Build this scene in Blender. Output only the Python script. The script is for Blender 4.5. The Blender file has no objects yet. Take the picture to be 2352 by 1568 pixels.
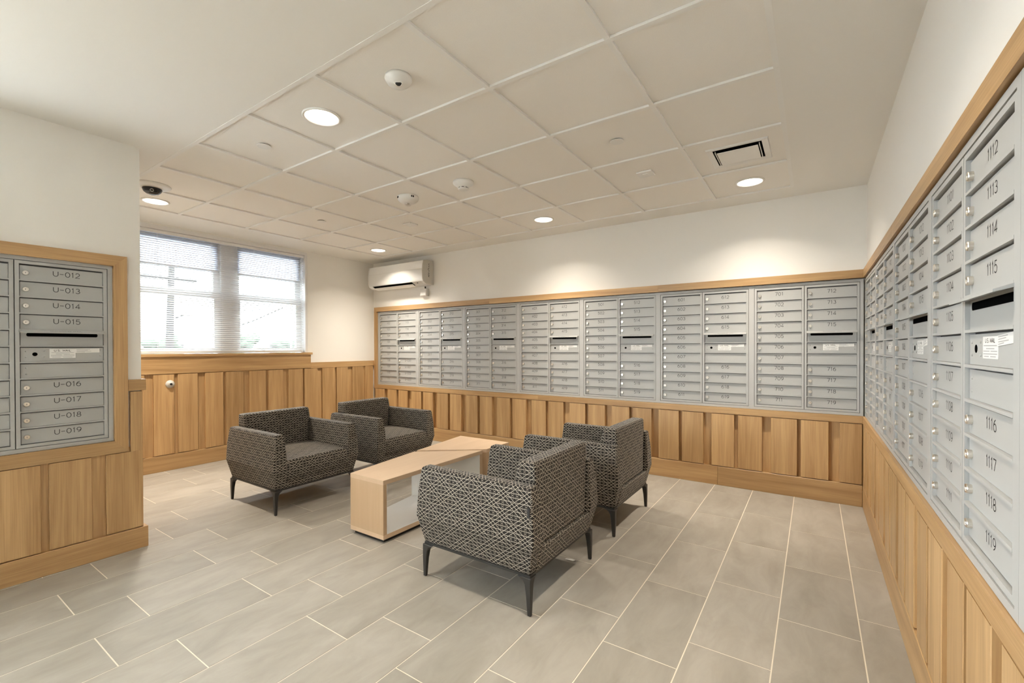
import bpy, math, random
from mathutils import Matrix, Vector
random.seed(7)
SC = bpy.context.scene
COL = SC.collection

# ------------------------------------------------------------------ camera
CAM_H = 1.2488
F_PX, CX, CY, W, H = 1034.5, 1163.41, 805.36, 2352.0, 1568.0
yaw, pit, rol = math.radians(34.3112), math.radians(-.4078), math.radians(.145)
RM = (Matrix.Rotation(yaw, 3, 'Z') @ Matrix.Rotation(pit, 3, 'X') @ Matrix.Rotation(rol, 3, 'Y'))
rt, fw, up = RM.col[0], RM.col[1], RM.col[2]
cd = bpy.data.cameras.new('camera')
cd.sensor_fit = 'HORIZONTAL'; cd.sensor_width = 36.0
cd.lens = F_PX / W * 36.0
cd.shift_x = (W / 2 - CX) / W
cd.shift_y = (CY - H / 2) / W
cd.clip_start = .02; cd.clip_end = 200
cam = bpy.data.objects.new('camera', cd); COL.objects.link(cam)
m = Matrix.Identity(4)
for i in range(3):
    m[i][0], m[i][1], m[i][2] = rt[i], up[i], -fw[i]
m[2][3] = CAM_H
cam.matrix_world = m
SC.camera = cam

# ------------------------------------------------------------------ world, exposure
WORLD_STRENGTH = 20.0
SPOT_W = 130.0
BACK_SPOT_W = 10.0
SIDE_SPOT_W = 100.0
LAMP_COL = (1.0, .89, .75)
SC.view_settings.view_transform = 'Standard'
SC.view_settings.look = 'None'
SC.view_settings.exposure = 0.8
SC.view_settings.gamma = 1.0
SC.view_settings.use_curve_mapping = False
wd = bpy.data.worlds.new('world'); SC.world = wd; wd.use_nodes = True
bg = wd.node_tree.nodes['Background']
bg.inputs[0].default_value = (.86, .94, 1.0, 1)
bg.inputs[1].default_value = WORLD_STRENGTH
try:
    SC.cycles.max_bounces = 6; SC.cycles.diffuse_bounces = 5; SC.cycles.glossy_bounces = 2
    SC.cycles.transmission_bounces = 2; SC.cycles.transparent_max_bounces = 8
    SC.cycles.caustics_reflective = False; SC.cycles.caustics_refractive = False
    SC.cycles.use_adaptive_sampling = True; SC.cycles.adaptive_threshold = .12
    SC.cycles.use_denoising = True; SC.cycles.use_light_tree = False
except Exception:
    pass

# portals: help the renderer find the daylight at the window and the added fill opening
def portal(name, loc, rot, sx, sy):
    l = bpy.data.lights.new(name, 'AREA'); l.shape = 'RECTANGLE'; l.size = sx; l.size_y = sy
    l.cycles.is_portal = True
    o = bpy.data.objects.new(name, l); o.location = loc; o.rotation_euler = rot; COL.objects.link(o)
portal('window_portal', (-5.70, 2.48, 1.86), (0, -math.pi / 2, 0), 1.30, 1.85)
portal('fill_opening_portal', (-3.75, -1.25, 1.6), (0, -math.pi / 2, 0), 1.6, 1.9)

# ------------------------------------------------------------------ room numbers (metres, camera above the origin)
CZ = 2.508                      # ceiling
YB = 4.475                      # plaster of the back wall
XR = .340                       # plaster of the right wall
XW = -5.475                     # plaster of the window wall
XP = -3.508                     # plaster of the partition
YP = 1.047                      # free end of the partition
YF = -2.30                      # wall behind the camera

# ------------------------------------------------------------------ materials
def new_mat(name):
    mt = bpy.data.materials.new(name); mt.use_nodes = True
    return mt, mt.node_tree.nodes, mt.node_tree.links, mt.node_tree.nodes['Principled BSDF']

def plain(name, col, rough=.5, metal=0., spec=.5, noise=0., nscale=30., bump=0.):
    mt, n, l, b = new_mat(name)
    b.inputs['Base Color'].default_value = (*col, 1)
    b.inputs['Roughness'].default_value = rough
    b.inputs['Metallic'].default_value = metal
    b.inputs['Specular IOR Level'].default_value = spec
    if noise or bump:
        tc = n.new('ShaderNodeTexCoord'); nz = n.new('ShaderNodeTexNoise')
        nz.inputs['Scale'].default_value = nscale; nz.inputs['Detail'].default_value = 4
        l.new(tc.outputs['Object'], nz.inputs['Vector'])
        if noise:
            mx = n.new('ShaderNodeMix'); mx.data_type = 'RGBA'
            mx.inputs['A'].default_value = (*[c * (1 - noise) for c in col], 1)
            mx.inputs['B'].default_value = (*[min(1, c * (1 + noise)) for c in col], 1)
            l.new(nz.outputs['Fac'], mx.inputs['Factor'])
            l.new(mx.outputs['Result'], b.inputs['Base Color'])
        if bump:
            bp = n.new('ShaderNodeBump'); bp.inputs['Strength'].default_value = bump
            bp.inputs['Distance'].default_value = .002
            l.new(nz.outputs['Fac'], bp.inputs['Height']); l.new(bp.outputs['Normal'], b.inputs['Normal'])
    return mt

def math_node(n, l, op, a, b=None, c=None):
    nd = n.new('ShaderNodeMath'); nd.operation = op
    for i, v in enumerate((a, b, c)):
        if v is None: continue
        if isinstance(v, (int, float)): nd.inputs[i].default_value = v
        else: l.new(v, nd.inputs[i])
    return nd.outputs[0]

def wood(name, axis, dark, light, rough=.42, contrast=1.3):
    """oak: grain stretched along the given local axis, each piece with its own offset and tone"""
    mt, n, l, b = new_mat(name)
    tc = n.new('ShaderNodeTexCoord'); oi = n.new('ShaderNodeObjectInfo')
    off = n.new('ShaderNodeVectorMath'); off.operation = 'SCALE'
    off.inputs[0].default_value = (37., 53., 71.); l.new(oi.outputs['Random'], off.inputs['Scale'])
    add = n.new('ShaderNodeVectorMath'); add.operation = 'ADD'
    l.new(tc.outputs['Object'], add.inputs[0]); l.new(off.outputs[0], add.inputs[1])
    mp = n.new('ShaderNodeMapping')
    sc = [16., 16., 16.]; sc['xyz'.index(axis)] = .9
    mp.inputs['Scale'].default_value = sc
    l.new(add.outputs[0], mp.inputs['Vector'])
    n1 = n.new('ShaderNodeTexNoise'); n1.inputs['Scale'].default_value = 1.; n1.inputs['Detail'].default_value = 5
    n1.inputs['Distortion'].default_value = .7
    l.new(mp.outputs[0], n1.inputs['Vector'])
    mp2 = n.new('ShaderNodeMapping'); s2 = [230., 230., 230.]; s2['xyz'.index(axis)] = 4.
    mp2.inputs['Scale'].default_value = s2
    l.new(add.outputs[0], mp2.inputs['Vector'])
    n2 = n.new('ShaderNodeTexNoise'); n2.inputs['Scale'].default_value = 1.; n2.inputs['Detail'].default_value = 2
    l.new(mp2.outputs[0], n2.inputs['Vector'])
    rp = n.new('ShaderNodeValToRGB')
    rp.color_ramp.elements[0].position = .5 - .22 / contrast; rp.color_ramp.elements[1].position = .5 + .22 / contrast
    rp.color_ramp.elements[0].color = (*dark, 1); rp.color_ramp.elements[1].color = (*light, 1)
    mixf = math_node(n, l, 'MULTIPLY_ADD', n2.outputs['Fac'], .35, math_node(n, l, 'MULTIPLY', n1.outputs['Fac'], .65))
    l.new(mixf, rp.inputs['Fac'])
    hs = n.new('ShaderNodeHueSaturation')
    val = math_node(n, l, 'MULTIPLY_ADD', oi.outputs['Random'], .20, .90)
    l.new(val, hs.inputs['Value']); l.new(rp.outputs['Color'], hs.inputs['Color'])
    l.new(hs.outputs['Color'], b.inputs['Base Color'])
    b.inputs['Roughness'].default_value = rough
    bp = n.new('ShaderNodeBump'); bp.inputs['Strength'].default_value = .10; bp.inputs['Distance'].default_value = .001
    l.new(n2.outputs['Fac'], bp.inputs['Height']); l.new(bp.outputs['Normal'], b.inputs['Normal'])
    return mt

OAK_D, OAK_L = (.37, .215, .088), (.59, .385, .185)
M = {}
M['paint'] = plain('wall_paint', (.86, .845, .805), .55, bump=.03, nscale=300)
M['ceil_paint'] = plain('ceiling_paint', (.84, .825, .785), .6, bump=.03, nscale=300)
M['ceil_tile'] = plain('ceiling_tile_mineral', (.87, .845, .80), .9, noise=.035, nscale=220, bump=.25)
M['grid'] = plain('ceiling_grid_metal', (.85, .84, .81), .5)
M['grout'] = plain('grout', (.72, .66, .55), .8)
M['oak_z'] = wood('oak_vertical', 'z', OAK_D, OAK_L)
M['oak_x'] = wood('oak_along_x', 'x', OAK_D, OAK_L)
M['oak_y'] = wood('oak_along_y', 'y', OAK_D, OAK_L)
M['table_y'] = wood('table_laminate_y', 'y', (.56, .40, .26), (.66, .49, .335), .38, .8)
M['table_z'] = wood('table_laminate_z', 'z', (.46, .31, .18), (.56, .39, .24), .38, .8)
M['white_lam'] = plain('white_laminate', (.80, .80, .78), .22)
M['black'] = plain('black_plinth', (.012, .011, .010), .5)
M['void'] = plain('black_void', (.004, .004, .004), .9, spec=.0)
M['steel'] = plain('mailbox_grey', (.43, .435, .425), .42, metal=.0, spec=.5, noise=.03, nscale=6)
M['steel_dk'] = plain('mailbox_case_grey', (.44, .445, .435), .42, metal=.0)
M['groove'] = plain('mailbox_groove', (.10, .10, .10), .7)
M['chrome'] = plain('lock_chrome', (.78, .74, .67), .30, metal=1.)
M['ink'] = plain('engraved_ink', (.012, .012, .012), .6)
M['sticker'] = plain('sticker_white', (.82, .82, .80), .5)
M['ink_soft'] = plain('sticker_small_print', (.42, .42, .42), .6)
M['white_pl'] = plain('white_plastic', (.80, .79, .76), .35)
M['ac_white'] = plain('air_conditioner_white', (.82, .82, .80), .22)
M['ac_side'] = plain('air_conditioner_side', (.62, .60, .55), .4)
M['chair_metal'] = plain('chair_leg_metal', (.055, .052, .048), .42, metal=.6)
M['blind'] = plain('blind_slat', (.82, .815, .80), .4)
M['vinyl'] = plain('window_vinyl', (.78, .775, .765), .4)
M['smoked'] = plain('smoked_dome', (.012, .012, .013), .08)
M['lens'] = plain('lens_dark', (.05, .048, .045), .12, metal=.3)
M['pump_grey'] = plain('pump_box_side', (.60, .59, .56), .4)
M['conc'] = plain('exterior_concrete', (.46, .46, .47), .9)
M['conc_lt'] = plain('exterior_fascia', (.85, .85, .85), .8)
M['asphalt'] = plain('exterior_ground', (.10, .10, .10), .9)
M['polewood'] = plain('pole_wood', (.05, .045, .04), .9)
M['leaf'] = plain('tree_leaf', (.10, .14, .09), .9, noise=.4, nscale=3)
M['facade'] = plain('far_facade', (.72, .73, .74), .9)
M['paper'] = plain('paper', (.75, .73, .68), .8)

# floor tile
mt, n, l, b = new_mat('floor_tile_porcelain')
tc = n.new('ShaderNodeTexCoord'); oi = n.new('ShaderNodeObjectInfo')
off = n.new('ShaderNodeVectorMath'); off.operation = 'SCALE'; off.inputs[0].default_value = (31., 47., 5.)
l.new(oi.outputs['Random'], off.inputs['Scale'])
add = n.new('ShaderNodeVectorMath'); add.operation = 'ADD'
l.new(tc.outputs['Object'], add.inputs[0]); l.new(off.outputs[0], add.inputs[1])
mp = n.new('ShaderNodeMapping'); mp.inputs['Scale'].default_value = (7., 2.6, 1.); l.new(add.outputs[0], mp.inputs['Vector'])
n1 = n.new('ShaderNodeTexNoise'); n1.inputs['Scale'].default_value = 1.2; n1.inputs['Detail'].default_value = 7
n1.inputs['Roughness'].default_value = .62; n1.inputs['Distortion'].default_value = .5
l.new(mp.outputs[0], n1.inputs['Vector'])
rp = n.new('ShaderNodeValToRGB'); rp.color_ramp.elements[0].position = .28; rp.color_ramp.elements[1].position = .78
rp.color_ramp.elements[0].color = (.285, .258, .216, 1); rp.color_ramp.elements[1].color = (.405, .376, .327, 1)
l.new(n1.outputs['Fac'], rp.inputs['Fac'])
hs = n.new('ShaderNodeHueSaturation'); l.new(math_node(n, l, 'MULTIPLY_ADD', oi.outputs['Random'], .14, .93), hs.inputs['Value'])
l.new(rp.outputs['Color'], hs.inputs['Color']); l.new(hs.outputs['Color'], b.inputs['Base Color'])
l.new(math_node(n, l, 'MULTIPLY_ADD', n1.outputs['Fac'], .25, .42), b.inputs['Roughness'])
b.inputs['Specular IOR Level'].default_value = .35
bp = n.new('ShaderNodeBump'); bp.inputs['Strength'].default_value = .06; bp.inputs['Distance'].default_value = .002
l.new(n1.outputs['Fac'], bp.inputs['Height']); l.new(bp.outputs['Normal'], b.inputs['Normal'])
M['floor_tile'] = mt

# upholstery: dark weave with cream lines, triangular lattice with tripled diagonals
def fabric():
    mt, n, l, b = new_mat('patterned_upholstery')
    uv = n.new('ShaderNodeUVMap'); uv.uv_map = 'uv'
    sp = n.new('ShaderNodeSeparateXYZ'); l.new(uv.outputs[0], sp.inputs[0])
    S = .0100
    u = math_node(n, l, 'DIVIDE', sp.outputs[0], S); v = math_node(n, l, 'DIVIDE', sp.outputs[1], S)
    uu = math_node(n, l, 'MULTIPLY', u, .38)
    a = math_node(n, l, 'MULTIPLY_ADD', v, .5, uu)
    bb = math_node(n, l, 'MULTIPLY_ADD', v, -.5, uu)
    def near(x, period, w):       # 1 where x lies within w of a multiple of period
        q = math_node(n, l, 'DIVIDE', x, period)
        fr = math_node(n, l, 'FRACT', math_node(n, l, 'ADD', q, .5))
        d = math_node(n, l, 'MULTIPLY', math_node(n, l, 'ABSOLUTE', math_node(n, l, 'SUBTRACT', fr, .5)), period)
        return math_node(n, l, 'LESS_THAN', d, w)
    def mul(x, y): return math_node(n, l, 'MULTIPLY', x, y)
    def mx(x, y): return math_node(n, l, 'MAXIMUM', x, y)
    lw = .070
    band_a = near(a, 5., 1.3); band_b = near(bb, 5., 1.3)
    la = mul(near(a, 1., lw), band_a); lb = mul(near(bb, 1., lw), band_b)
    inside = math_node(n, l, 'SUBTRACT', 1., mx(band_a, band_b))
    lh = mul(near(v, 2., lw * 1.7), math_node(n, l, 'SUBTRACT', 1., mul(band_a, band_b)))
    small = mx(mul(near(a, 1., lw * .8), near(math_node(n, l, 'ADD', v, 1.), 2., .55)),
               mul(near(bb, 1., lw * .8), near(math_node(n, l, 'ADD', v, 1.), 2., .55)))
    small = mul(small, inside)
    cross = mx(mul(near(bb, 2., lw * .9), band_a), mul(near(a, 2., lw * .9), band_b))
    small = mx(small, mul(cross, .35))
    line = mx(mx(la, lb), mx(lh, mul(small, .6)))
    mix = n.new('ShaderNodeMix'); mix.data_type = 'RGBA'
    mix.inputs['A'].default_value = (.016, .013, .011, 1); mix.inputs['B'].default_value = (.47, .42, .345, 1)
    l.new(line, mix.inputs['Factor'])
    l.new(mix.outputs['Result'], b.inputs['Base Color'])
    b.inputs['Roughness'].default_value = .75
    b.inputs['Specular IOR Level'].default_value = .25
    b.inputs['Sheen Weight'].default_value = .12; b.inputs['Sheen Roughness'].default_value = .4
    bp = n.new('ShaderNodeBump'); bp.inputs['Strength'].default_value = .25; bp.inputs['Distance'].default_value = .0006
    l.new(line, bp.inputs['Height']); l.new(bp.outputs['Normal'], b.inputs['Normal'])
    return mt
M['fabric'] = fabric()

mt, n, l, b = new_mat('lamp_lens')
b.inputs['Base Color'].default_value = (.9, .85, .75, 1)
b.inputs['Emission Color'].default_value = (1., .87, .70, 1); b.inputs['Emission Strength'].default_value = 4.5
M['lamp'] = mt
mt, n, l, b = new_mat('window_glass')
b.inputs['Base Color'].default_value = (.98, .99, 1, 1); b.inputs['Roughness'].default_value = 0.
tr = n.new('ShaderNodeBsdfTransparent'); tr.inputs[0].default_value = (.56, .572, .58, 1)
gl = n.new('ShaderNodeBsdfGlossy'); gl.inputs['Roughness'].default_value = .02
ms = n.new('ShaderNodeMixShader'); ms.inputs[0].default_value = .06
l.new(tr.outputs[0], ms.inputs[1]); l.new(gl.outputs[0], ms.inputs[2])
l.new(ms.outputs[0], n['Material Output'].inputs['Surface'])
M['glass'] = mt
mt, n, l, b = new_mat('shade_cloth')
tr = n.new('ShaderNodeBsdfTransparent'); tr.inputs[0].default_value = (.42, .42, .44, 1)
df = n.new('ShaderNodeBsdfTranslucent'); df.inputs[0].default_value = (.80, .80, .84, 1)
ms = n.new('ShaderNodeMixShader'); ms.inputs[0].default_value = .6
l.new(tr.outputs[0], ms.inputs[1]); l.new(df.outputs[0], ms.inputs[2])
l.new(ms.outputs[0], n['Material Output'].inputs['Surface'])
M['shade'] = mt
mt, n, l, b = new_mat('clear_dome')
tr = n.new('ShaderNodeBsdfTransparent'); gl = n.new('ShaderNodeBsdfGlossy'); gl.inputs['Roughness'].default_value = .05
ms = n.new('ShaderNodeMixShader'); ms.inputs[0].default_value = .25
l.new(tr.outputs[0], ms.inputs[1]); l.new(gl.outputs[0], ms.inputs[2])
l.new(ms.outputs[0], n['Material Output'].inputs['Surface'])
M['clear'] = mt

# ------------------------------------------------------------------ mesh builder
class MB:
    def __init__(s): s.v = []; s.f = []
    def add(s, vs, fs):
        o = len(s.v); s.v += [tuple(p) for p in vs]; s.f += [tuple(i + o for i in f) for f in fs]; return s
    def box(s, x0, x1, y0, y1, z0, z1):
        if x0 > x1: x0, x1 = x1, x0
        if y0 > y1: y0, y1 = y1, y0
        if z0 > z1: z0, z1 = z1, z0
        return s.add([(x0,y0,z0),(x1,y0,z0),(x1,y1,z0),(x0,y1,z0),(x0,y0,z1),(x1,y0,z1),(x1,y1,z1),(x0,y1,z1)],
                     [(0,3,2,1),(4,5,6,7),(0,1,5,4),(1,2,6,5),(2,3,7,6),(3,0,4,7)])
    def hexa(s, lo, hi):
        """two rings of points, same count, closed"""
        k = len(lo)
        fs = [tuple(range(k - 1, -1, -1)), tuple(range(k, 2 * k))]
        fs += [(i, (i + 1) % k, k + (i + 1) % k, k + i) for i in range(k)]
        return s.add(list(lo) + list(hi), fs)
    def loft(s, rings):
        k = len(rings[0]); vs = [p for r in rings for p in r]; fs = [tuple(range(k - 1, -1, -1))]
        for j in range(len(rings) - 1):
            fs += [(j * k + i, j * k + (i + 1) % k, (j + 1) * k + (i + 1) % k, (j + 1) * k + i) for i in range(k)]
        fs.append(tuple(range((len(rings) - 1) * k, len(rings) * k)))
        return s.add(vs, fs)
    def prism(s, poly, z0, z1, fn=lambda a, b, c: (a, b, c)):
        return s.hexa([fn(a, b, z0) for a, b in poly], [fn(a, b, z1) for a, b in poly])
    def lathe(s, prof, n=24, c=(0, 0, 0), fn=lambda x, y, z: (x, y, z)):
        """prof: (radius, height) pairs, capped at both ends when the radius is not zero"""
        rings = []
        for r, z in prof:
            rings.append([fn(c[0] + r * math.cos(2 * math.pi * i / n), c[1] + r * math.sin(2 * math.pi * i / n), c[2] + z) for i in range(n)])
        return s.loft(rings)
    def tube(s, pts, r, n=8):
        rings = []
        for i, p in enumerate(pts):
            p = Vector(p); a = Vector(pts[max(0, i - 1)]); bq = Vector(pts[min(len(pts) - 1, i + 1)])
            t = (bq - a).normalized(); ref = Vector((0, 0, 1)) if abs(t.z) < .9 else Vector((1, 0, 0))
            e1 = t.cross(ref).normalized(); e2 = t.cross(e1)
            rr = r[i] if isinstance(r, (list, tuple)) else r
            rings.append([tuple(p + rr * (math.cos(2*math.pi*k/n) * e1 + math.sin(2*math.pi*k/n) * e2)) for k in range(n)])
        return s.loft(rings)
    def ribbon(s, pts, w, fn, closed=False):
        P = [Vector((a, b)) for a, b in pts]; k = len(P); L = []; R = []
        for i in range(k):
            if closed: a, c = P[i - 1], P[(i + 1) % k]
            else: a, c = P[max(0, i - 1)], P[min(k - 1, i + 1)]
            d1 = (P[i] - a); d2 = (c - P[i])
            d1 = d1.normalized() if d1.length > 1e-9 else d2.normalized()
            d2 = d2.normalized() if d2.length > 1e-9 else d1
            t = (d1 + d2); t = t.normalized() if t.length > 1e-6 else d1
            nn = Vector((-t.y, t.x)); ca = max(.45, nn.dot(Vector((-d1.y, d1.x))))
            L.append(P[i] + nn * w / 2 / ca); R.append(P[i] - nn * w / 2 / ca)
        o = len(s.v)
        s.v += [fn(q.x, q.y) for q in L] + [fn(q.x, q.y) for q in R]
        for i in range(k if closed else k - 1):
            j = (i + 1) % k
            s.f.append((o + i, o + k + i, o + k + j, o + j))
        return s
    def mesh(s, name, mat=None, smooth=False, uv=False):
        me = bpy.data.meshes.new(name); me.from_pydata(s.v, [], s.f)
        if mat: me.materials.append(mat)
        me.validate(); me.update()
        import bmesh
        bm = bmesh.new(); bm.from_mesh(me)
        if not uv is None: bmesh.ops.recalc_face_normals(bm, faces=bm.faces)
        if uv: 
            ul = bm.loops.layers.uv.new('uv')
            for f in bm.faces:
                nx, ny, nz = abs(f.normal.x), abs(f.normal.y), abs(f.normal.z)
                for lp in f.loops:
                    x, y, z = lp.vert.co
                    lp[ul].uv = (y, x) if nz > max(nx, ny) else ((x, z) if ny >= nx else (y, z))
        bm.to_mesh(me); bm.free()
        if smooth:
            for p in me.polygons: p.use_smooth = True
        return me

def link(name, me, parent=None, loc=(0, 0, 0), rot=None):
    o = bpy.data.objects.new(name, me); COL.objects.link(o); o.location = loc
    if rot: o.rotation_euler = rot
    if parent: o.parent = parent
    return o
def build(mb, name, mat, parent=None, loc=(0, 0, 0), rot=None, smooth=False, uv=False, bevel=0, seg=2, wn=False):
    o = link(name, mb.mesh(name, M[mat] if isinstance(mat, str) else mat, smooth, uv), parent, loc, rot)
    if bevel:
        bv = o.modifiers.new('bevel', 'BEVEL'); bv.width = bevel; bv.segments = seg; bv.limit_method = 'ANGLE'; bv.angle_limit = math.radians(28)
    if wn:
        o.modifiers.new('wn', 'WEIGHTED_NORMAL')
    return o
def flat(mb, name, mat, parent=None, loc=(0, 0, 0), rot=None):
    """flat print: keep the winding as laid out"""
    me = bpy.data.meshes.new(name); me.from_pydata(mb.v, [], mb.f); me.materials.append(M[mat]); me.update()
    return link(name, me, parent, loc, rot)
def empty(name, loc=(0, 0, 0), rz=0):
    o = bpy.data.objects.new(name, None); COL.objects.link(o); o.location = loc; o.rotation_euler = (0, 0, rz)
    o.empty_display_size = .1
    return o
def tag(o, label=None, cat=None, group=None, kind=None):
    if label: o['label'] = label
    if cat: o['category'] = cat
    if group: o['group'] = group
    if kind: o['kind'] = kind
    return o
def struct(o, label=None):
    o['kind'] = 'structure'
    if label: o['label'] = label
    return o
def copy_tree(o, parent=None):
    c = o.copy(); COL.objects.link(c); c.parent = parent
    for ch in list(o.children): copy_tree(ch, c)
    return c

# ------------------------------------------------------------------ floor
fl = build(MB().box(XW - .2, XR + .2, YF - .2, YB + .15, -.06, -.0009), 'floor', 'grout')
struct(fl, 'grey brown rectangular porcelain tile floor with pale grout lines')
PX, PY, GAP = .3035, .6065, .005
x_lines = [.170 - .3035 * k for k in range(-1, 20)]
tile_meshes = {}
for k in range(-1, 19):
    xr_, xl_ = .170 - PX * k, .170 - PX * (k + 1)
    xr_, xl_ = min(xr_, XR - .002), max(xl_, XW + .002)
    if xr_ - xl_ < .03: continue
    y0 = (1.807 if k % 2 == 0 else 2.003) - PY * 8
    for j in range(14):
        ya, yb = y0 + PY * j, y0 + PY * (j + 1)
        ya, yb = max(ya, YF), min(yb, YB - .002)
        if yb - ya < .03: continue
        if xr_ < XP - .1 and yb < YP - .05: continue       # inside the solid partition block
        w_, h_ = round(xr_ - xl_ - GAP, 4), round(yb - ya - GAP, 4)
        key = (w_, h_)
        if key not in tile_meshes:
            tile_meshes[key] = MB().box(-w_/2, w_/2, -h_/2, h_/2, -.008, 0).mesh('floor_tile', M['floor_tile'])
        link('floor_tile', tile_meshes[key], fl, ((xl_ + xr_) / 2, (ya + yb) / 2, 0))

# ------------------------------------------------------------------ walls
# back wall: lower part, plaster above, recess behind the mailboxes
wb = build(MB().box(XW - .2, XR + .2, YB + .014, YB + .15, 0, .655).box(XW - .2, XR + .2, YB - .008, YB + .15, .655, .70)
           .box(XW - .2, XR + .2, YB, YB + .15, 1.79, CZ + .05)
           .box(XW - .2, XR + .2, YB + .05, YB + .15, .70, 1.79)
           .box(XW - .2, -5.375, YB, YB + .06, .70, 1.79), 'wall_back', 'paint')
struct(wb, 'warm white back wall above the oak mailbox surround')
wr = build(MB().box(XR + .022, XR + .2, YF - .2, YB + .15, 0, .655).box(XR - .002, XR + .2, YF - .2, YB + .15, .655, .70)
           .box(XR, XR + .2, YF - .2, YB + .15, 1.79, CZ + .05)
           .box(XR + .05, XR + .2, YF - .2, YB + .15, .70, 1.79)
           .box(XR, XR + .06, YF - .2, 1.08, .70, 1.79), 'wall_right', 'paint')
struct(wr, 'warm white right wall above the oak mailbox surround')
WY0, WY1, WZ0 = 1.535, 3.405, 1.175      # window opening
wl = build(MB().box(XW - .2, XW, YP - .2, YB, 0, WZ0)
           .box(XW - .2, XW, YP - .2, WY0, WZ0, CZ + .05)
           .box(XW - .2, XW, WY1, YB, WZ0, CZ + .05)
           .box(XW - .2, XW, WY0, WY1, 2.497, CZ + .05), 'wall_left', 'paint')
struct(wl, 'warm white window wall above oak panelling')
YE = -.30                    # the wall block ends here; beyond it an unseen opening over a low wall, added for fill daylight
wp = build(MB().box(XW - .2, XP + .003, YE, YP, 0, .66)
           .box(XW - .2, XP, YE, YP, 1.775, CZ + .05)
           .box(XW - .2, XP - .06, YE, YP, .66, 1.775)
           .box(XP - .07, XP, .93, YP, .66, 1.775)
           .box(XP - .07, XP, YE, .075, .66, 1.775)
           .box(XP - .2, XP, YE - 1.9, YE, 2.40, CZ + .05).box(XP - .2, XP, YE - 1.9, YE, 0, .80).box(XP - .2, XP, YF - .2, YE - 1.9, 0, CZ + .05), 'wall_partition', 'paint')
struct(wp, 'projecting warm white wall block with mailboxes set in it')
wf = build(MB().box(XP - .2, XR + .2, YF - .2, YF, 0, CZ + .05), 'wall_front', 'paint')
struct(wf, 'plain wall behind the viewpoint')

# ------------------------------------------------------------------ oak panelling
BT, BB = .648, .168          # panelling top and bottom on the mailbox walls
_bm = {}
def board(axis, a0, a1, z0, z1, face, back, parent):
    """one upright board; axis is the wall's running axis; face/back: coordinates across the wall"""
    w_, h_, t_ = round(a1 - a0, 3), round(z1 - z0, 3), round(back - face, 4)
    key = (axis, w_, h_, t_)
    if key not in _bm:
        mb = MB()
        # small eased edges on the face side
        e = .0025; s = 1 if t_ > 0 else -1
        lo = [(-w_/2, t_), (w_/2, t_), (w_/2, s * e), (w_/2 - e, 0), (-w_/2 + e, 0), (-w_/2, s * e)]
        fn = (lambda a, c, z: (a, c, z)) if axis == 'x' else (lambda a, c, z: (c, a, z))
        mb.prism(lo, -h_/2, h_/2, fn)
        _bm[key] = mb.mesh('board', M['oak_z'])
    c = (a0 + a1) / 2
    loc = (c, face, (z0 + z1) / 2) if axis == 'x' else (face, c, (z0 + z1) / 2)
    return link('board', _bm[key], parent, loc)

# back wall boards: right edges measured, alternately 30 and 70 mm apart, 187 mm wide
red = [-5.209,-4.949,-4.723,-4.458,-4.237,-3.971,-3.746,-3.478,-3.252,-2.989,-2.764,-2.501,-2.278,-2.018,-1.796,-1.537,-1.315,-1.059,-.841,-.585,-.367,-.114,.100,.312]
bk = build(MB().box(XW, XR + .01, YB + .008, YB + .0135, BB - .05, .654), 'panel_backing', 'oak_z', wb)
for i, r in enumerate(red):
    a0 = max(r - .187, -5.445) if r < .3 else .171
    board('x', a0, r, BB + .007, BT - .003, YB - .030, YB + .0078, wb)
# window wall boards
wbd = [(1.47,1.655),(1.726,1.905),(1.936,2.120),(2.193,2.372),(2.401,2.588),(2.654,2.846),(2.877,3.061),(3.128,3.315),(3.344,3.532),(3.601,3.789),(3.820,4.004),(4.078,4.266),(4.299,4.447),(1.215,1.402)]
build(MB().box(XW - .001, XW + .004, YP, YB - .013, .1, 1.0), 'panel_backing', 'oak_z', wl)
for a0, a1 in wbd: board('y', a0, a1, .168, .983, XW + .024, XW + .003, wl)
# right wall boards
build(MB().box(XR + .016, XR + .0215, YF, YB - .031, .1, .654), 'panel_backing', 'oak_z', wr)
y = 1.389 - .452 * 9; ys = []
while y < YB - .03:
    ys.append((y, y + .187)); ys.append((y + .187 + .03, y + .187 * 2 + .03 - .022)); y += .452
for a0, a1 in ys:
    a0, a1 = max(a0, YF), min(a1, YB - .03)
    if a1 - a0 > .02: board('y', a0, a1, BB + .007, BT - .003, XR - .024, XR + .0158, wr)
# partition boards
build(MB().box(XP, XP + .006, YE + .002, YP - .001, .1, .64), 'panel_backing', 'oak_z', wp)
y1 = .593; pbd = [(.869, 1.047), (.626, .804)]
while y1 > YE + .4:
    pbd.append((y1 - .187, y1)); y1 -= .187 + .065; pbd.append((y1 - .187, y1)); y1 -= .187 + .033
for a0, a1 in pbd: board('y', max(a0, YE), a1, .137, .612, XP + .022, XP + .003, wp)
board('y', .986, 1.047, .6125, .982, XP + .022, XP + .001, wp)
# oak on the free end of the partition (towards the window bay)
build(MB().box(XW, XP + .003, YP - .004, YP + .004, .1, 1.0), 'panel_backing', 'oak_z', wp)
a = XW + .05
while a < XP - .05:
    board('x', a, min(a + .187, XP - .004), .118, .985, YP + .018, YP + .003, wp); a += .237

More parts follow.
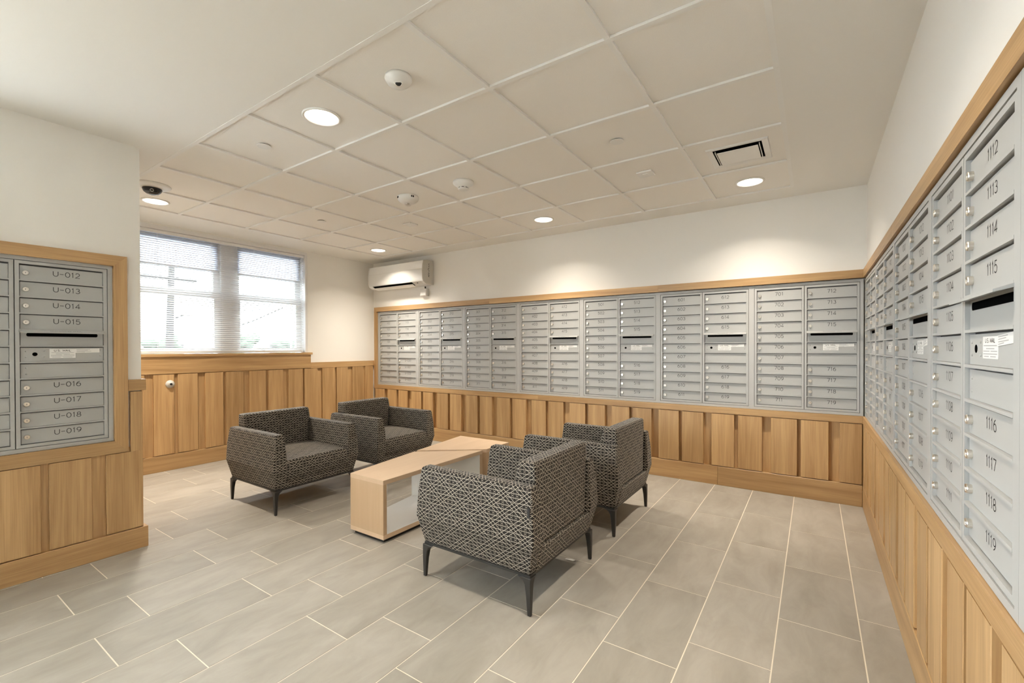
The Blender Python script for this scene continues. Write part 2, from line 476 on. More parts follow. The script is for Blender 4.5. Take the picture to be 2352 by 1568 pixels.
# baseboards
def base(name, boxes, mat, label):
    o = empty(name); struct(o, label)
    for bx in boxes: build(MB().box(*bx), 'baseboard_piece', mat, o, bevel=.002, seg=1)
    return o
base('baseboard_back', [(-5.445, -3.05, YB - .031, YB + .0078, 0, BB), (-3.049, -.72, YB - .031, YB + .0078, 0, BB), (-.719, XR - .026, YB - .031, YB + .0078, 0, BB)], 'oak_x', 'oak baseboard along the back wall')
base('baseboard_right', [(XR - .025, XR + .0158, YF, 1.9, 0, BB), (XR - .025, XR + .0158, 1.901, YB - .032, 0, BB)], 'oak_y', 'oak baseboard along the right wall')
base('baseboard_left', [(XW + .002, XW + .026, YP + .03, 3.1, 0, .160), (XW + .002, XW + .026, 3.101, YB - .032, 0, .160)], 'oak_y', 'oak baseboard below the window')
base('baseboard_partition', [(XP + .004, XP + .024, YE, .1, 0, .129), (XP + .004, XP + .024, .101, YP + .024, 0, .129)], 'oak_y', 'oak baseboard of the projecting wall block')
base('baseboard_alcove', [(XW + .03, XP + .003, YP + .005, YP + .024, 0, .129)], 'oak_x', 'oak baseboard on the hidden end of the wall block')

# trims (surround of the mailboxes, rails, window sill)
def trim(name, label, pieces):
    """pieces: (poly in (a,z), across0, across1, axis, part name)"""
    o = empty(name); struct(o, label)
    for poly, c0, c1, axis, mat, pn in pieces:
        fn = (lambda a, z, c: (a, c, z)) if axis == 'x' else (lambda a, z, c: (c, a, z))
        cx_ = sum(p[0] for p in poly) / len(poly); cz_ = sum(p[1] for p in poly) / len(poly)
        pp = [(a - cx_, z - cz_) for a, z in poly]
        loc = (cx_, 0, cz_) if axis == 'x' else (0, cx_, cz_)
        build(MB().prism(pp, c0, c1, fn), pn, mat, o, loc=loc)
    return o
def rect(a0, a1, z0, z1): return [(a0, z0), (a1, z0), (a1, z1), (a0, z1)]
TF = YB - .031
trim('trim_1', 'oak surround of the mailboxes on the back wall', [
    ([(-5.425, 1.849), (-5.37, 1.785), (-3.29, 1.785), (-3.29, 1.849)], TF, YB, 'x', 'oak_x', 'top_rail'),
    (rect(-3.289, -1.25, 1.785, 1.849), TF, YB, 'x', 'oak_x', 'top_rail'),
    (rect(-1.249, XR - .026, 1.785, 1.849), TF, YB, 'x', 'oak_x', 'top_rail'),
    ([(-5.425, .651), (-5.37, .706), (-5.37, 1.785), (-5.425, 1.849)], TF, YB, 'x', 'oak_z', 'side_rail'),
    ([(-5.425, .651), (-2.6, .651), (-2.6, .706), (-5.37, .706)], TF, YB, 'x', 'oak_x', 'bottom_rail'),
    (rect(-2.599, XR - .026, .651, .706), TF, YB, 'x', 'oak_x', 'bottom_rail')])
RF = XR - .025
trim('trim_2', 'oak surround of the mailboxes on the right wall', [
    (rect(2.9, YB - .0, 1.785, 1.849), RF, XR, 'y', 'oak_y', 'top_rail'),
    ([(1.02, 1.849), (1.085, 1.785), (2.899, 1.785), (2.899, 1.849)], RF, XR, 'y', 'oak_y', 'top_rail'),
    ([(1.02, .651), (1.085, .706), (1.085, 1.785), (1.02, 1.849)], RF, XR, 'y', 'oak_z', 'side_rail'),
    ([(1.02, .651), (3.0, .651), (3.0, .706), (1.085, .706)], RF, XR, 'y', 'oak_y', 'bottom_rail'),
    (rect(3.001, YB - .0, .651, .706), RF, XR, 'y', 'oak_y', 'bottom_rail'),
    (rect(YF, 1.018, .651, .706), RF, XR, 'y', 'oak_y', 'chair_rail')])
PF = XP + .025
trim('trim_3', 'oak surround of the mailboxes on the projecting wall block', [
    ([(.03, 1.81), (.095, 1.746), (.909, 1.746), (.975, 1.81)], XP, PF, 'y', 'oak_y', 'top_rail'),
    ([(.975, .617), (.975, 1.81), (.909, 1.746), (.909, .690)], XP, PF, 'y', 'oak_z', 'side_rail'),
    ([(.03, .617), (.095, .690), (.095, 1.746), (.03, 1.81)], XP, PF, 'y', 'oak_z', 'side_rail'),
    ([(.03, .617), (.975, .617), (.909, .690), (.095, .690)], XP, PF, 'y', 'oak_y', 'bottom_rail'),
    (rect(.977, YP + .02, .987, 1.056), XP, PF - .004, 'y', 'oak_y', 'chair_rail'),
    (rect(YE, .028, .987, 1.056), XP, PF - .004, 'y', 'oak_y', 'chair_rail')])
trim('trim_4', 'oak rail and window sill with deep apron on the window wall', [
    (rect(YP + .03, 3.432, .990, 1.165), XW + .001, XW + .026, 'y', 'oak_y', 'apron'),
    (rect(3.433, YB - .001, .985, 1.060), XW + .001, XW + .026, 'y', 'oak_y', 'chair_rail'),
    (rect(YP + .03, 3.448, 1.165, 1.192), XW - .12, XW + .042, 'y', 'oak_y', 'sill')])
trim('trim_5', 'oak rail on the end of the wall block in the window bay', [
    (rect(XW + .03, XP + .004, .987, 1.056), YP + .004, YP + .022, 'x', 'oak_x', 'chair_rail')])
trim('trim_6', 'short oak rail between the corner and the mailbox surround', [
    (rect(XW + .027, -5.426, .985, 1.060), TF + .004, YB, 'x', 'oak_x', 'chair_rail')])
for a0, a1 in ((-5.448, -5.427),): board('x', a0, a1, .655, .984, YB - .02, YB + .0, wb)

# ------------------------------------------------------------------ ceiling
GX = [-.12 - .01] + [-.70 - .61 * i for i in range(7)] + [-4.96]      # grid lines across X, right to left
GY = [1.204, 1.7735, 2.3835, 2.9935, 3.6035, 4.2108]
ce = build(MB().box(GX[0], XR + .2, YF - .2, YB + .1, CZ, CZ + .03)
           .box(XW - .2, GX[-1], YF - .2, YB + .1, CZ, CZ + .03)
           .box(GX[-1], GX[0], YF - .2, GY[0], CZ, CZ + .03)
           .box(GX[-1], GX[0], GY[-1], YB + .1, CZ, CZ + .03)
           .box(XW - .2, XR + .2, YF - .2, YB + .1, CZ + .06, CZ + .08), 'ceiling', 'ceil_paint')
struct(ce, 'plaster ceiling around a lay-in grid of square white tiles')
_tm = {}
for i in range(8):
    for j in range(5):
        w_, h_ = round(GX[i] - GX[i+1] - .006, 4), round(GY[j+1] - GY[j] - .006, 4)
        if (w_, h_) not in _tm: _tm[(w_, h_)] = MB().box(-w_/2, w_/2, -h_/2, h_/2, 0, .015).mesh('ceiling_tile', M['ceil_tile'])
        link('ceiling_tile', _tm[(w_, h_)], ce, ((GX[i] + GX[i+1]) / 2, (GY[j] + GY[j+1]) / 2, CZ + .011))
gw = .012
for i, x in enumerate(GX):
    xa = x if 0 < i < 8 else (x - gw if i == 0 else x + gw)
    build(MB().box(-gw, gw, GY[0], GY[-1], -.001, .0105), 'grid_bar', 'grid', ce, (xa, 0, CZ))
for j, y in enumerate(GY):
    ya = y if 0 < j < 5 else (y + gw if j == 0 else y - gw)
    build(MB().box(GX[-1], GX[0], -gw, gw, -.0016, .0100), 'grid_bar', 'grid', ce, (0, ya, CZ))

# ------------------------------------------------------------------ window
win = empty('window_1'); struct(win, 'white double window with two sash units behind a blind')
XG = XW - .13
def wbox(mb, y0, y1, z0, z1, x0=XG - .03, x1=XG + .035): return mb.box(x0, x1, y0, y1, z0, z1)
build(MB().box(XW - .16, XW - .002, WY0, WY0 + .03, 1.193, 2.496).box(XW - .16, XW - .002, WY1 - .03, WY1, 1.193, 2.496)
      .box(XW - .16, XW - .002, WY0 + .03, WY1 - .03, 2.455, 2.496), 'window_frame', 'vinyl', win)
build(wbox(MB(), 2.405, 2.545, 1.193, 2.455), 'mullion', 'vinyl', win)
for (y0, y1) in ((1.565, 2.405), (2.545, 3.375)):
    for (z0, z1, dx) in ((1.193, 1.87, .012), (1.84, 2.455, -.012)):
        s_ = build(MB().box(XG - .018 + dx, XG + .018 + dx, y0, y0 + .07, z0, z1).box(XG - .018 + dx, XG + .018 + dx, y1 - .07, y1, z0, z1)
                   .box(XG - .018 + dx, XG + .018 + dx, y0 + .07, y1 - .07, z0, z0 + .055).box(XG - .018 + dx, XG + .018 + dx, y0 + .07, y1 - .07, z1 - .055, z1),
                   'sash', 'vinyl', win)
        build(MB().box(XG - .003 + dx, XG + .003 + dx, y0 + .07, y1 - .07, z0 + .055, z1 - .055), 'pane', 'glass', s_)

# roller shades drawn down over the top of each unit
for (y0, y1, lab) in ((1.60, 2.37, 'grey roller shade drawn partly down over the left window unit'), (2.58, 3.34, 'grey roller shade drawn partly down over the right window unit')):
    rs = empty('roller_shade', (XW - .085, (y0 + y1) / 2, 2.43)); tag(rs, lab, 'shade', 'roller shades behind the blind')
    hw = (y1 - y0) / 2
    build(MB().box(-.0008, .0008, -hw, hw, -.305, 0), 'shade_cloth', 'shade', rs)
    build(MB().box(-.005, .005, -hw, hw, -.325, -.305), 'hem_bar', 'vinyl', rs)
    build(MB().tube([(0, -hw, .005), (0, hw, .005)], .012, 10), 'roller', 'vinyl', rs)

# blind
bl = empty('window_blind', (XW - .045, 2.47, 1.2))
tag(bl, 'white slatted venetian blind lowered over the whole window', 'blind')
BY0, BY1 = WY0 + .034 - 2.47, WY1 - .034 - 2.47
build(MB().box(-.018, .018, BY0, BY1, 1.222, 1.252), 'headrail', 'blind', bl)
build(MB().box(-.013, .013, BY0, BY1, .003, .015), 'bottom_rail', 'blind', bl)
tilt = math.radians(-26)
sl = MB()
pr_ = [(-.0125, 0), (-.0062, .0016), (0, .0022), (.0062, .0016), (.0125, 0)]
pts = [(x * math.cos(tilt) - z * math.sin(tilt), x * math.sin(tilt) + z * math.cos(tilt)) for x, z in pr_]
pts += [(a, z - .0006) for a, z in reversed(pts)]
sl.prism(pts, BY0, BY1, lambda a, z, c: (a, c, z))
slm = sl.mesh('slat', M['blind'])
ns = 54
for i in range(ns): link('slat', slm, bl, (0, 0, .028 + i * (1.205 - .028) / (ns - 1)))
for yy in (1.79, 2.29, 2.75, 3.20):
    build(MB().box(.0128, .0136, yy - .0012 - 2.47, yy + .0012 - 2.47, .01, 1.23).box(-.0136, -.0128, yy - .0012 - 2.47, yy + .0012 - 2.47, .01, 1.23), 'ladder_cord', 'blind', bl)
for yy, L_ in ((1.60, 1.1), (3.335, .72)):
    build(MB().tube([(.022, yy - 2.47, 1.23), (.024, yy - 2.47, 1.23 - L_)], .003, 6), 'tilt_wand', 'blind', bl)

# ------------------------------------------------------------------ stroke lettering
def arc(cx, cy, rx, ry, a0, a1, n=10):
    return [(cx + rx * math.cos(math.radians(a0 + (a1 - a0) * i / n)), cy + ry * math.sin(math.radians(a0 + (a1 - a0) * i / n))) for i in range(n + 1)]
GL = {
 '0': (.70, [(arc(.35, .5, .35, .5, 0, 360, 16)[:-1], True)]),
 '1': (.40, [([(.06, .80), (.24, 1.), (.24, 0.)], False)]),
 '2': (.68, [(arc(.33, .69, .31, .31, 165, -35, 9) + [(0., 0.), (.68, 0.)], False)]),
 '3': (.66, [(arc(.31, .755, .28, .245, 150, -90, 9) + arc(.31, .26, .34, .26, 90, -150, 10)[1:], False)]),
 '4': (.72, [([(.50, 0.), (.50, 1.), (0., .27), (.72, .27)], False)]),
 '5': (.66, [([(.60, 1.), (.12, 1.), (.07, .56)] + arc(.31, .33, .33, .33, 125, -150, 11), False)]),
 '6': (.68, [([(.53, 1.)] + arc(.62, .36, .61, .62, 118, 180, 5) + arc(.34, .32, .33, .32, 172, 532, 16), False)]),
 '7': (.66, [([(0., 1.), (.66, 1.), (.22, 0.)], False)]),
 '8': (.68, [(arc(.34, .755, .27, .245, 0, 360, 12)[:-1], True), (arc(.34, .26, .33, .26, 0, 360, 14)[:-1], True)]),
 '9': (.68, [([(.15, 0.)] + arc(.06, .64, .61, .62, -62, 0, 5) + arc(.34, .68, .33, .32, -8, -368, 16), False)]),
 'U': (.72, [([(0., 1.)] + arc(.36, .36, .36, .36, 180, 360, 10) + [(.72, 1.)], False)]),
 '-': (.62, [([(.02, .5), (.60, .5)], False)]),
 'O': (.80, [(arc(.40, .5, .40, .5, 0, 360, 16)[:-1], True)]),
 'T': (.66, [([(0., 1.), (.66, 1.)], False), ([(.33, 1.), (.33, 0.)], False)]),
 'G': (.80, [(arc(.40, .5, .40, .5, 40, 360, 13) + [(.45, .5)], False)]),
 'I': (.16, [([(.08, 0.), (.08, 1.)], False)]),
 'N': (.72, [([(0., 0.), (0., 1.), (.72, 0.), (.72, 1.)], False)]),
 'M': (.84, [([(0., 0.), (0., 1.), (.42, .2), (.84, 1.), (.84, 0.)], False)]),
 'A': (.78, [([(0., 0.), (.39, 1.), (.78, 0.)], False), ([(.14, .34), (.64, .34)], False)]),
 'L': (.58, [([(0., 1.), (0., 0.), (.58, 0.)], False)]),
 'S': (.66, [(arc(.33, .75, .30, .25, 40, 270, 8) + arc(.33, .25, .33, .25, 90, -140, 9)[1:], False)]),
 '.': (.14, [([(.02, .05), (.12, .05)], False)]),
 ' ': (.45, []),
}
_txt = {}
def text_mesh(s, h, sw, gap, mat, bold=1.0, sx=1.0):
    """flat stroke lettering centred on the origin in the x/z plane, facing -y"""
    key = (s, h, sw, gap, mat, sx)
    if key in _txt: return _txt[key]
    wt = sum(GL[c][0] * sx for c in s) + gap * (len(s) - 1)
    x = -wt / 2; mb = MB()
    for c in s:
        gw_, strokes = GL[c]
        for pts, cl in strokes:
            mb.ribbon([(p[0] * sx + x, p[1] - .5) for p in pts], sw, lambda a, b: (a * h, 0, b * h), cl)
        x += gw_ * sx + gap
    me = bpy.data.meshes.new('number'); me.from_pydata(mb.v, [], mb.f); me.materials.append(M[mat]); me.update()
    _txt[key] = me
    return me

# ------------------------------------------------------------------ mailbox banks
MW, MH, OX, DW, CD, PZ, Z0 = .81, 1.07, .0415, .345, .037, .0900, .040
RC = .011
def mail_protos():
    P = {}
    c = MB()
    # outer trim frame
    c.box(0, .022, 0, .03, 0, MH).box(MW - .022, MW, 0, .03, 0, MH).box(.022, MW - .022, 0, .03, MH - .021, MH).box(.022, MW - .022, 0, .03, 0, .021)
    for x0 in (OX, OX + DW + CD):
        a, b_ = x0 - .0165, x0 + DW + .0165
        c.box(a, x0, .002, .03, .024, MH - .024).box(x0 + DW, b_, .002, .03, .024, MH - .024)
        c.box(x0, x0 + DW, .002, .03, Z0 + 11 * PZ, MH - .024).box(x0, x0 + DW, .002, .03, .024, Z0)
    P['case'] = c.mesh('case', M['steel_dk'])
    g = MB(); g.box(.01, MW - .01, .022, .032, .01, MH - .01)
    P['back_plate'] = g.mesh('back_plate', M['groove'])
    P['shelf'] = MB().box(0, DW, .0015, .022, -.0038, .0038).mesh('shelf_bar', M['steel_dk'])
    P['door'] = MB().box(.0040, DW - .0015, 0, .006, .0046, PZ - .0088).mesh('door', M['steel'])
    lk = MB(); fn = lambda x, y, z: (x, -z, y)
    lk.lathe([(.0120, 0), (.0125, .0095), (.0110, .0115), (.0074, .0115), (.0068, .0100)], 16, fn=fn)
    P['lock'] = lk.mesh('lock', M['chrome'], smooth=False)
    P['key_slot'] = MB().box(-.0008, .0008, -.0106, -.0098, -.0042, .0042).mesh('key_slot', M['ink'])
    h = MB().prism([(RC, .0), (-.028, -.0135), (-.028, -.0195), (.002, -.0115), (RC, -.0095)], -.003, DW + .003, lambda a, b, c: (c, a, b))
    P['hood'] = h.mesh('hood', M['steel'])
    sl_ = MB().prism(arc(.032, 0, .006, .010, 90, 270, 6) + arc(DW - .032, 0, .006, .010, -90, 90, 6), 0, .001, lambda a, b, c: (a, -c, b))
    P['slot'] = sl_.mesh('slot', M['void'])
    P['rivet'] = MB().lathe([(.0040, 0), (.0036, .0013), (.0020, .0022)], 8, fn=fn).mesh('rivet', M['steel'], smooth=True)
    P['hole'] = MB().lathe([(.0105, 0), (.0105, .0006)], 16, fn=fn).mesh('lock_hole', M['void'])
    return P
MP = mail_protos()
def stickers(parent, cz, skew=0.):
    a = MB().box(.115, .222, -.0008, 0, cz - .021, cz + .031); st = build(a, 'label_sticker', 'sticker', parent)
    t = link('print', text_mesh('U.S. MAIL', .0095, .17, .26, 'ink', sx=1.15), st, (.168, -.0012, cz + .0215))
    mb = MB()
    for i, (x0, x1) in enumerate(((.122, .215), (.140, .198), (.120, .165), (.172, .217), (.120, .217), (.126, .160), (.170, .208))):
        zz = cz + (.0095, .0025, -.0035, -.0035, -.010, -.0160, -.0160)[i]
        mb.add([(x0, -.0011, zz - .0011), (x1, -.0011, zz - .0011), (x1, -.0011, zz + .0011), (x0, -.0011, zz + .0011)], [(0, 1, 2, 3)])
    flat(mb, 'fine_print', 'ink_soft', st)
    k = skew
    pts = [(.219, cz + .0075), (.327, cz + .0095 + k), (.327, cz + .0335 + k), (.219, cz + .0315)]
    s2 = build(MB().prism(pts, -.0014, -.0002, lambda a, b, c: (a, c, b)), 'label_sticker', 'sticker', parent)
    mb = MB()
    for i in range(4):
        zz = cz + .0285 - i * .0055
        x1 = (.285, .275, .290, .262)[i]
        mb.add([(.226, -.0017, zz - .001), (x1, -.0017, zz - .001 + k * .6), (x1, -.0017, zz + .001 + k * .6), (.226, -.0017, zz + .001)], [(0, 1, 2, 3)])
    flat(mb, 'fine_print', 'ink_soft', s2)

def mailbox_bank(loc, rz, sx, left, right, label, detail=True, left_text=True, skew=0.):
    r = empty('mailbox_bank', loc, rz); r.scale = (sx, 1, 1)
    tag(r, label, 'mailboxes', 'banks of grey mailboxes')
    link('case', MP['case'], r); link('back_plate', MP['back_plate'], r)
    nm = lambda s: text_mesh(s, .027, .105, .24, 'ink')
    for ci, x0 in enumerate((OX, OX + DW + CD)):
        ri = 0
        for row in range(11):
            zb = Z0 + (10 - row) * PZ
            if row < 10: link('shelf_bar', MP['shelf'], r, (x0, 0, zb))
            d = link('door' if not (ci == 1 and row in (4, 5, 6)) else 'panel', MP['door'], r, (x0, RC, zb))
            if ci == 1 and row in (4, 5, 6):
                if row == 4:
                    d.name = 'outgoing_slot_panel'
                    hd = link('hood', MP['hood'], d, (0, -RC, PZ + .001))
                    link('slot', MP['slot'], d, (0, -.0006, PZ - .027))
                    t = link('print', text_mesh('OUTGOING MAIL', .0095, .15, .30, 'ink', sx=1.25), d, (.18, -.0245, PZ - .0062))
                    t.rotation_euler = (-math.radians(70), 0, 0)
                elif row == 5:
                    d.name = 'service_panel'
                    for px, pz in ((.024, .016), (.024, -.016), (.096, .016), (.096, -.016), (.331, .022), (.331, -.012)):
                        link('rivet', MP['rivet'], d, (px, 0, PZ / 2 + pz))
                    link('lock_hole', MP['hole'], d, (.058, 0, PZ / 2))
                    stickers(d, PZ / 2 - .002, skew)
                else:
                    d.name = 'blank_panel'
                    for pz in (.014, -.019): link('rivet', MP['rivet'], d, (.025, 0, PZ / 2 + pz))
                continue
            lk = link('lock', MP['lock'], d, (.024, 0, PZ / 2 - .004))
            s = left[row] if ci == 0 else right[ri]
            if ci == 1: ri += 1
            if s:
                link('number', nm(s), d, (.175 if len(s) < 5 else .188, -.0003, PZ / 2 + .006))
            ks = link('key_slot', MP['key_slot'], d, (.024, 0, PZ / 2 - .004))
    return r
def nums(p): return ['%d%02d' % (p, i) for i in range(1, 12)], ['%d%02d' % (p, i) for i in range(12, 20)]
BX = [-5.366, -4.541, -3.709, -2.878, -2.066, -1.256, -.451, .319]
BZ = .708
for i in range(7):
    L_, R_ = nums(i + 1)
    if i == 0: R_ = R_[:4] + ['U-020', 'U-021', 'U-022', 'U-023']
    lab = ('grey mailbox bank numbered 101 to 115 with U-020 to U-023 below' if i == 0 else
           ['', 'grey back wall mailbox bank numbered 201 to 219, second from the air conditioner corner', 'grey back wall mailbox bank numbered 301 to 319, third from the air conditioner corner',
            'grey back wall mailbox bank numbered 401 to 419, middle one of the seven', 'grey back wall mailbox bank numbered 501 to 519, third from the right corner',
            'grey back wall mailbox bank numbered 601 to 619, second from the right corner', 'grey back wall mailbox bank numbered 701 to 719, beside the right corner'][i])
    mailbox_bank((BX[i], YB - .010, BZ), 0, (BX[i+1] - BX[i]) / MW, L_, R_, lab)
RYB = [4.462, 3.76, 2.95, 2.10, 1.275]
rl = ['grey mailbox bank on the right wall, first from the back corner', 'grey mailbox bank on the right wall, second from the back corner',
      'grey mailbox bank numbered 1001 to 1019 on the right wall', 'large grey mailbox bank numbered 1101 to 1119 at the right edge']
for i in range(4):
    L_, R_ = nums(8 + i)
    q = mailbox_bank((XR - .012, RYB[i], BZ), -math.pi / 2, (RYB[i] - RYB[i+1]) / MW, L_, R_, rl[i], skew=.006)
    if i == 3: build(MB().box(MW + .001, MW + .184, 0, .03, 0, MH), 'filler_strip', 'steel_dk', q)
ul = ['U-%03d' % i for i in range(1, 12)]; ur = ['U-%03d' % i for i in range(12, 20)]
pb = mailbox_bank((XP + .006, .908 - MW, .692), math.pi / 2, 1., ul, ur, 'grey mailbox bank numbered U-012 to U-019 on the projecting wall block')
pb.scale = (1., 1., 1.054 / MH)

# ------------------------------------------------------------------ armchairs
def ring(xf, xr, yo, yi, z): return [(xr, yi, z), (xf, yi, z), (xf, yo, z), (xr, yo, z)]
def make_chair():
    r = empty('armchair')
    zs = [.187, .215, .335, .47, .588, .600]
    xf = [.336, .344, .373, .367, .354, .345]
    yo = [.341, .348, .373, .366, .352, .344]
    yi = [.252, .254, .262, .274, .283, .290]
    for s in (-1, 1):
        mb = MB(); rings = []
        for i, z in enumerate(zs):
            q = ring(xf[i], -xf[i], s * yo[i], s * yi[i], z); rings.append(q if s < 0 else q[::-1])
        mb.loft(rings)
        a = build(mb, 'arm', 'fabric', r, uv=True, bevel=.013, seg=3)
    # rear rim and front rail under the seat
    build(MB().hexa([(-.345, -.30, .187), (-.22, -.30, .187), (-.22, .30, .187), (-.345, .30, .187)],
                    [(-.369, -.30, .300), (-.25, -.30, .292), (-.25, .30, .292), (-.369, .30, .300)]), 'rear_rail', 'fabric', r, uv=True, smooth=True, bevel=.012, seg=3, wn=True)
    build(MB().hexa([(.20, -.30, .187), (.338, -.30, .187), (.338, .30, .187), (.20, .30, .187)],
                    [(.20, -.30, .255), (.350, -.30, .255), (.350, .30, .255), (.20, .30, .255)]), 'front_rail', 'fabric', r, uv=True, smooth=True, bevel=.006, seg=2, wn=True)
    # seat cushion with a bellied front
    st = MB(); rings = []
    for y, k in ((-.264, .0), (-.18, .006), (0, .010), (.18, .006), (.264, .0)):
        rings.append([(-.24, y, .245), (.352, y, .245), (.374, y, .300), (.372, y, .360), (.352, y, .397 + k * .4), (.10, y, .404 + k), (-.24, y, .400 + k)])
    st.loft(rings)
    build(st, 'seat_cushion', 'fabric', r, uv=True, smooth=True, bevel=.012, seg=3, wn=True)
    # back
    bk_ = MB()
    rings = []
    for z, x0, x1, hy in ((.30, -.345, -.20, .250), (.585, -.340, -.212, .272), (.600, -.339, -.214, .290), (.690, -.336, -.238, .290), (.702, -.330, -.246, .284)):
        rings.append([(x0, -hy, z), (x1, -hy, z), (x1, hy, z), (x0, hy, z)])
    bk_.loft(rings)
    build(bk_, 'backrest', 'fabric', r, uv=True, smooth=True, bevel=.014, seg=3, wn=True)
    build(MB().box(-.338, .338, -.343, .343, .176, .188), 'base_frame', 'chair_metal', r)
    for sx in (-1, 1):
        for sy in (-1, 1):
            mb = MB(); rings = []
            X0, Y0 = .346, .352
            for z, a, b_, dx in ((0, .019, .017, .002), (.015, .020, .018, .002), (.10, .028, .024, 0), (.145, .034, .030, 0), (.165, .046, .040, 0), (.177, .075, .060, 0)):
                x1, y1 = X0 - dx, Y0 - dx
                q = [(sx * x1, sy * y1, z), (sx * (x1 - a), sy * y1, z), (sx * (x1 - a), sy * (y1 - b_), z), (sx * x1, sy * (y1 - b_), z)]
                rings.append(q)
            mb.loft(rings)
            build(mb, 'leg', 'chair_metal', r, bevel=.003, seg=1)
    return r
ch = make_chair()
GC = 'patterned armchairs around the low tables'
ch.location = (-3.645, 2.135, 0)
tag(ch, 'patterned dark armchair facing the tables, nearer of the two on the window side', 'armchair', GC)
c2 = copy_tree(ch); c2.location = (-3.645, 3.085, 0)
tag(c2, 'patterned dark armchair by the back corner, below the 101 to 215 mailboxes', 'armchair', GC)
c3 = copy_tree(ch); c3.location = (-1.425, 2.125, 0); c3.rotation_euler = (0, 0, math.pi)
tag(c3, 'large patterned armchair seen from behind in the foreground', 'armchair', GC)
build(MB().box(-.352, -.339, .3655, .3692, .465, .510), 'label_tab', 'black', c3)
c4 = copy_tree(ch); c4.location = (-1.422, 3.185, 0); c4.rotation_euler = (0, 0, math.pi)
tag(c4, 'patterned armchair seen from behind, farther one, close to the back wall mailboxes', 'armchair', GC)

# ------------------------------------------------------------------ low tables
def inset(P, k, d):
    """move every edge listed in k inwards by d (polygon counter-clockwise)"""
    n_ = len(P); L = []
    for i in range(n_):
        a, b_ = Vector(P[i]), Vector(P[(i + 1) % n_]); t = (b_ - a).normalized(); nn = Vector((-t.y, t.x))
        dd = d if i in k else 0.
        L.append((a + nn * dd, t))
    out = []
    for i in range(n_):
        p1, t1 = L[i - 1]; p2, t2 = L[i]
        den = t1.x * t2.y - t1.y * t2.x
        s_ = ((p2.x - p1.x) * t2.y - (p2.y - p1.y) * t2.x) / den
        q = p1 + t1 * s_; out.append((q.x, q.y))
    return out
def make_table(P, ends, label):
    """P: plan corners counter-clockwise; ends: the two edges closed by panels"""
    cx_ = sum(p[0] for p in P) / 4; cy_ = sum(p[1] for p in P) / 4
    r = empty('low_table', (cx_, cy_, 0)); tag(r, label, 'table', 'low tables between the armchairs')
    Q = [(a - cx_, b_ - cy_) for a, b_ in P]
    ZB, ZT, T = .026, .404, .028
    build(MB().prism(inset(Q, (0, 1, 2, 3), .022), 0, ZB), 'plinth', 'black', r)
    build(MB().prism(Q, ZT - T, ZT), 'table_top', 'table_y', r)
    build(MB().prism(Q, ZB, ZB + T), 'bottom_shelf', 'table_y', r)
    I = inset(Q, ends, T)
    for e in ends:
        a, b_ = Q[e], Q[(e + 1) % 4]; c_, d_ = I[(e + 1) % 4], I[e]
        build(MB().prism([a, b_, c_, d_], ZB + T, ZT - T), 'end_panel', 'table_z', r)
        I2 = inset(Q, ends, T + .002)
        c2_, d2_ = I2[(e + 1) % 4], I2[e]
        build(MB().prism([d_, c_, c2_, d2_], ZB + T, ZT - T), 'white_lining', 'white_lam', r)
    build(MB().prism(inset(Q, ends, T + .0025), ZB + T, ZB + T + .0015), 'white_lining', 'white_lam', r)
    return r
make_table([(-2.585, 1.913), (-2.258, 1.915), (-2.252, 2.945), (-2.690, 2.602)], (0, 2), 'low oak table with white lining, slanted far end, nearest the viewer')
make_table([(-2.700, 2.645), (-2.250, 2.998), (-2.246, 3.325), (-2.800, 3.318)], (0, 2), 'low oak table with slanted near end, behind the first table')

# ------------------------------------------------------------------ ceiling fittings
def downlight(x, y, label, watt, z=CZ + .006):
    r = empty('downlight', (x, y, z)); tag(r, label, 'downlight', 'round recessed ceiling lights')
    build(MB().lathe([(.100, .006), (.101, -.001), (.096, -.005), (.087, -.003), (.084, .004), (.084, .006)], 40), 'trim_ring', 'white_pl', r, smooth=True)
    build(MB().lathe([(.0835, -.0005), (.0835, .004)], 40), 'lens', 'lamp', r)
    l_ = bpy.data.lights.new('downlight_bulb', 'SPOT'); l_.energy = watt; l_.color = LAMP_COL
    l_.use_nodes = True; nt = l_.node_tree
    em = nt.nodes['Emission']; tcn = nt.nodes.new('ShaderNodeTexCoord'); sx_ = nt.nodes.new('ShaderNodeSeparateXYZ')
    nt.links.new(tcn.outputs['Normal'], sx_.inputs[0])
    az = math_node(nt.nodes, nt.links, 'ABSOLUTE', sx_.outputs[2])
    nt.links.new(math_node(nt.nodes, nt.links, 'POWER', az, 5.0), em.inputs['Strength'])
    l_.spot_size = math.radians(126); l_.spot_blend = .12; l_.shadow_soft_size = .05
    o = bpy.data.objects.new('bulb', l_); COL.objects.link(o); o.parent = r; o.location = (0, 0, -.012)
    return r
downlight(-2.235, 1.480, 'large bright round downlight nearest the viewer', SPOT_W * .4)
downlight(-4.690, 1.510, 'round downlight beside the black dome camera', SPOT_W * 1.7)
downlight(-2.215, 3.903, 'round downlight above the 401 to 519 mailboxes', SPOT_W * 1.1)
downlight(-4.672, 3.901, 'small round downlight above the wall air conditioner', SPOT_W * 1.6)
downlight(-.409, 3.924, 'round downlight next to the square air vent', SPOT_W * 1.1)
downlight(-.409, 1.480, 'round downlight out of view over the right wall mailboxes', SIDE_SPOT_W)
downlight(-2.235, -.95, 'round downlight out of view behind the viewpoint, near the wall block', BACK_SPOT_W * 3.5)
downlight(-.409, -.95, 'round downlight out of view behind the viewpoint, near the right wall', BACK_SPOT_W)
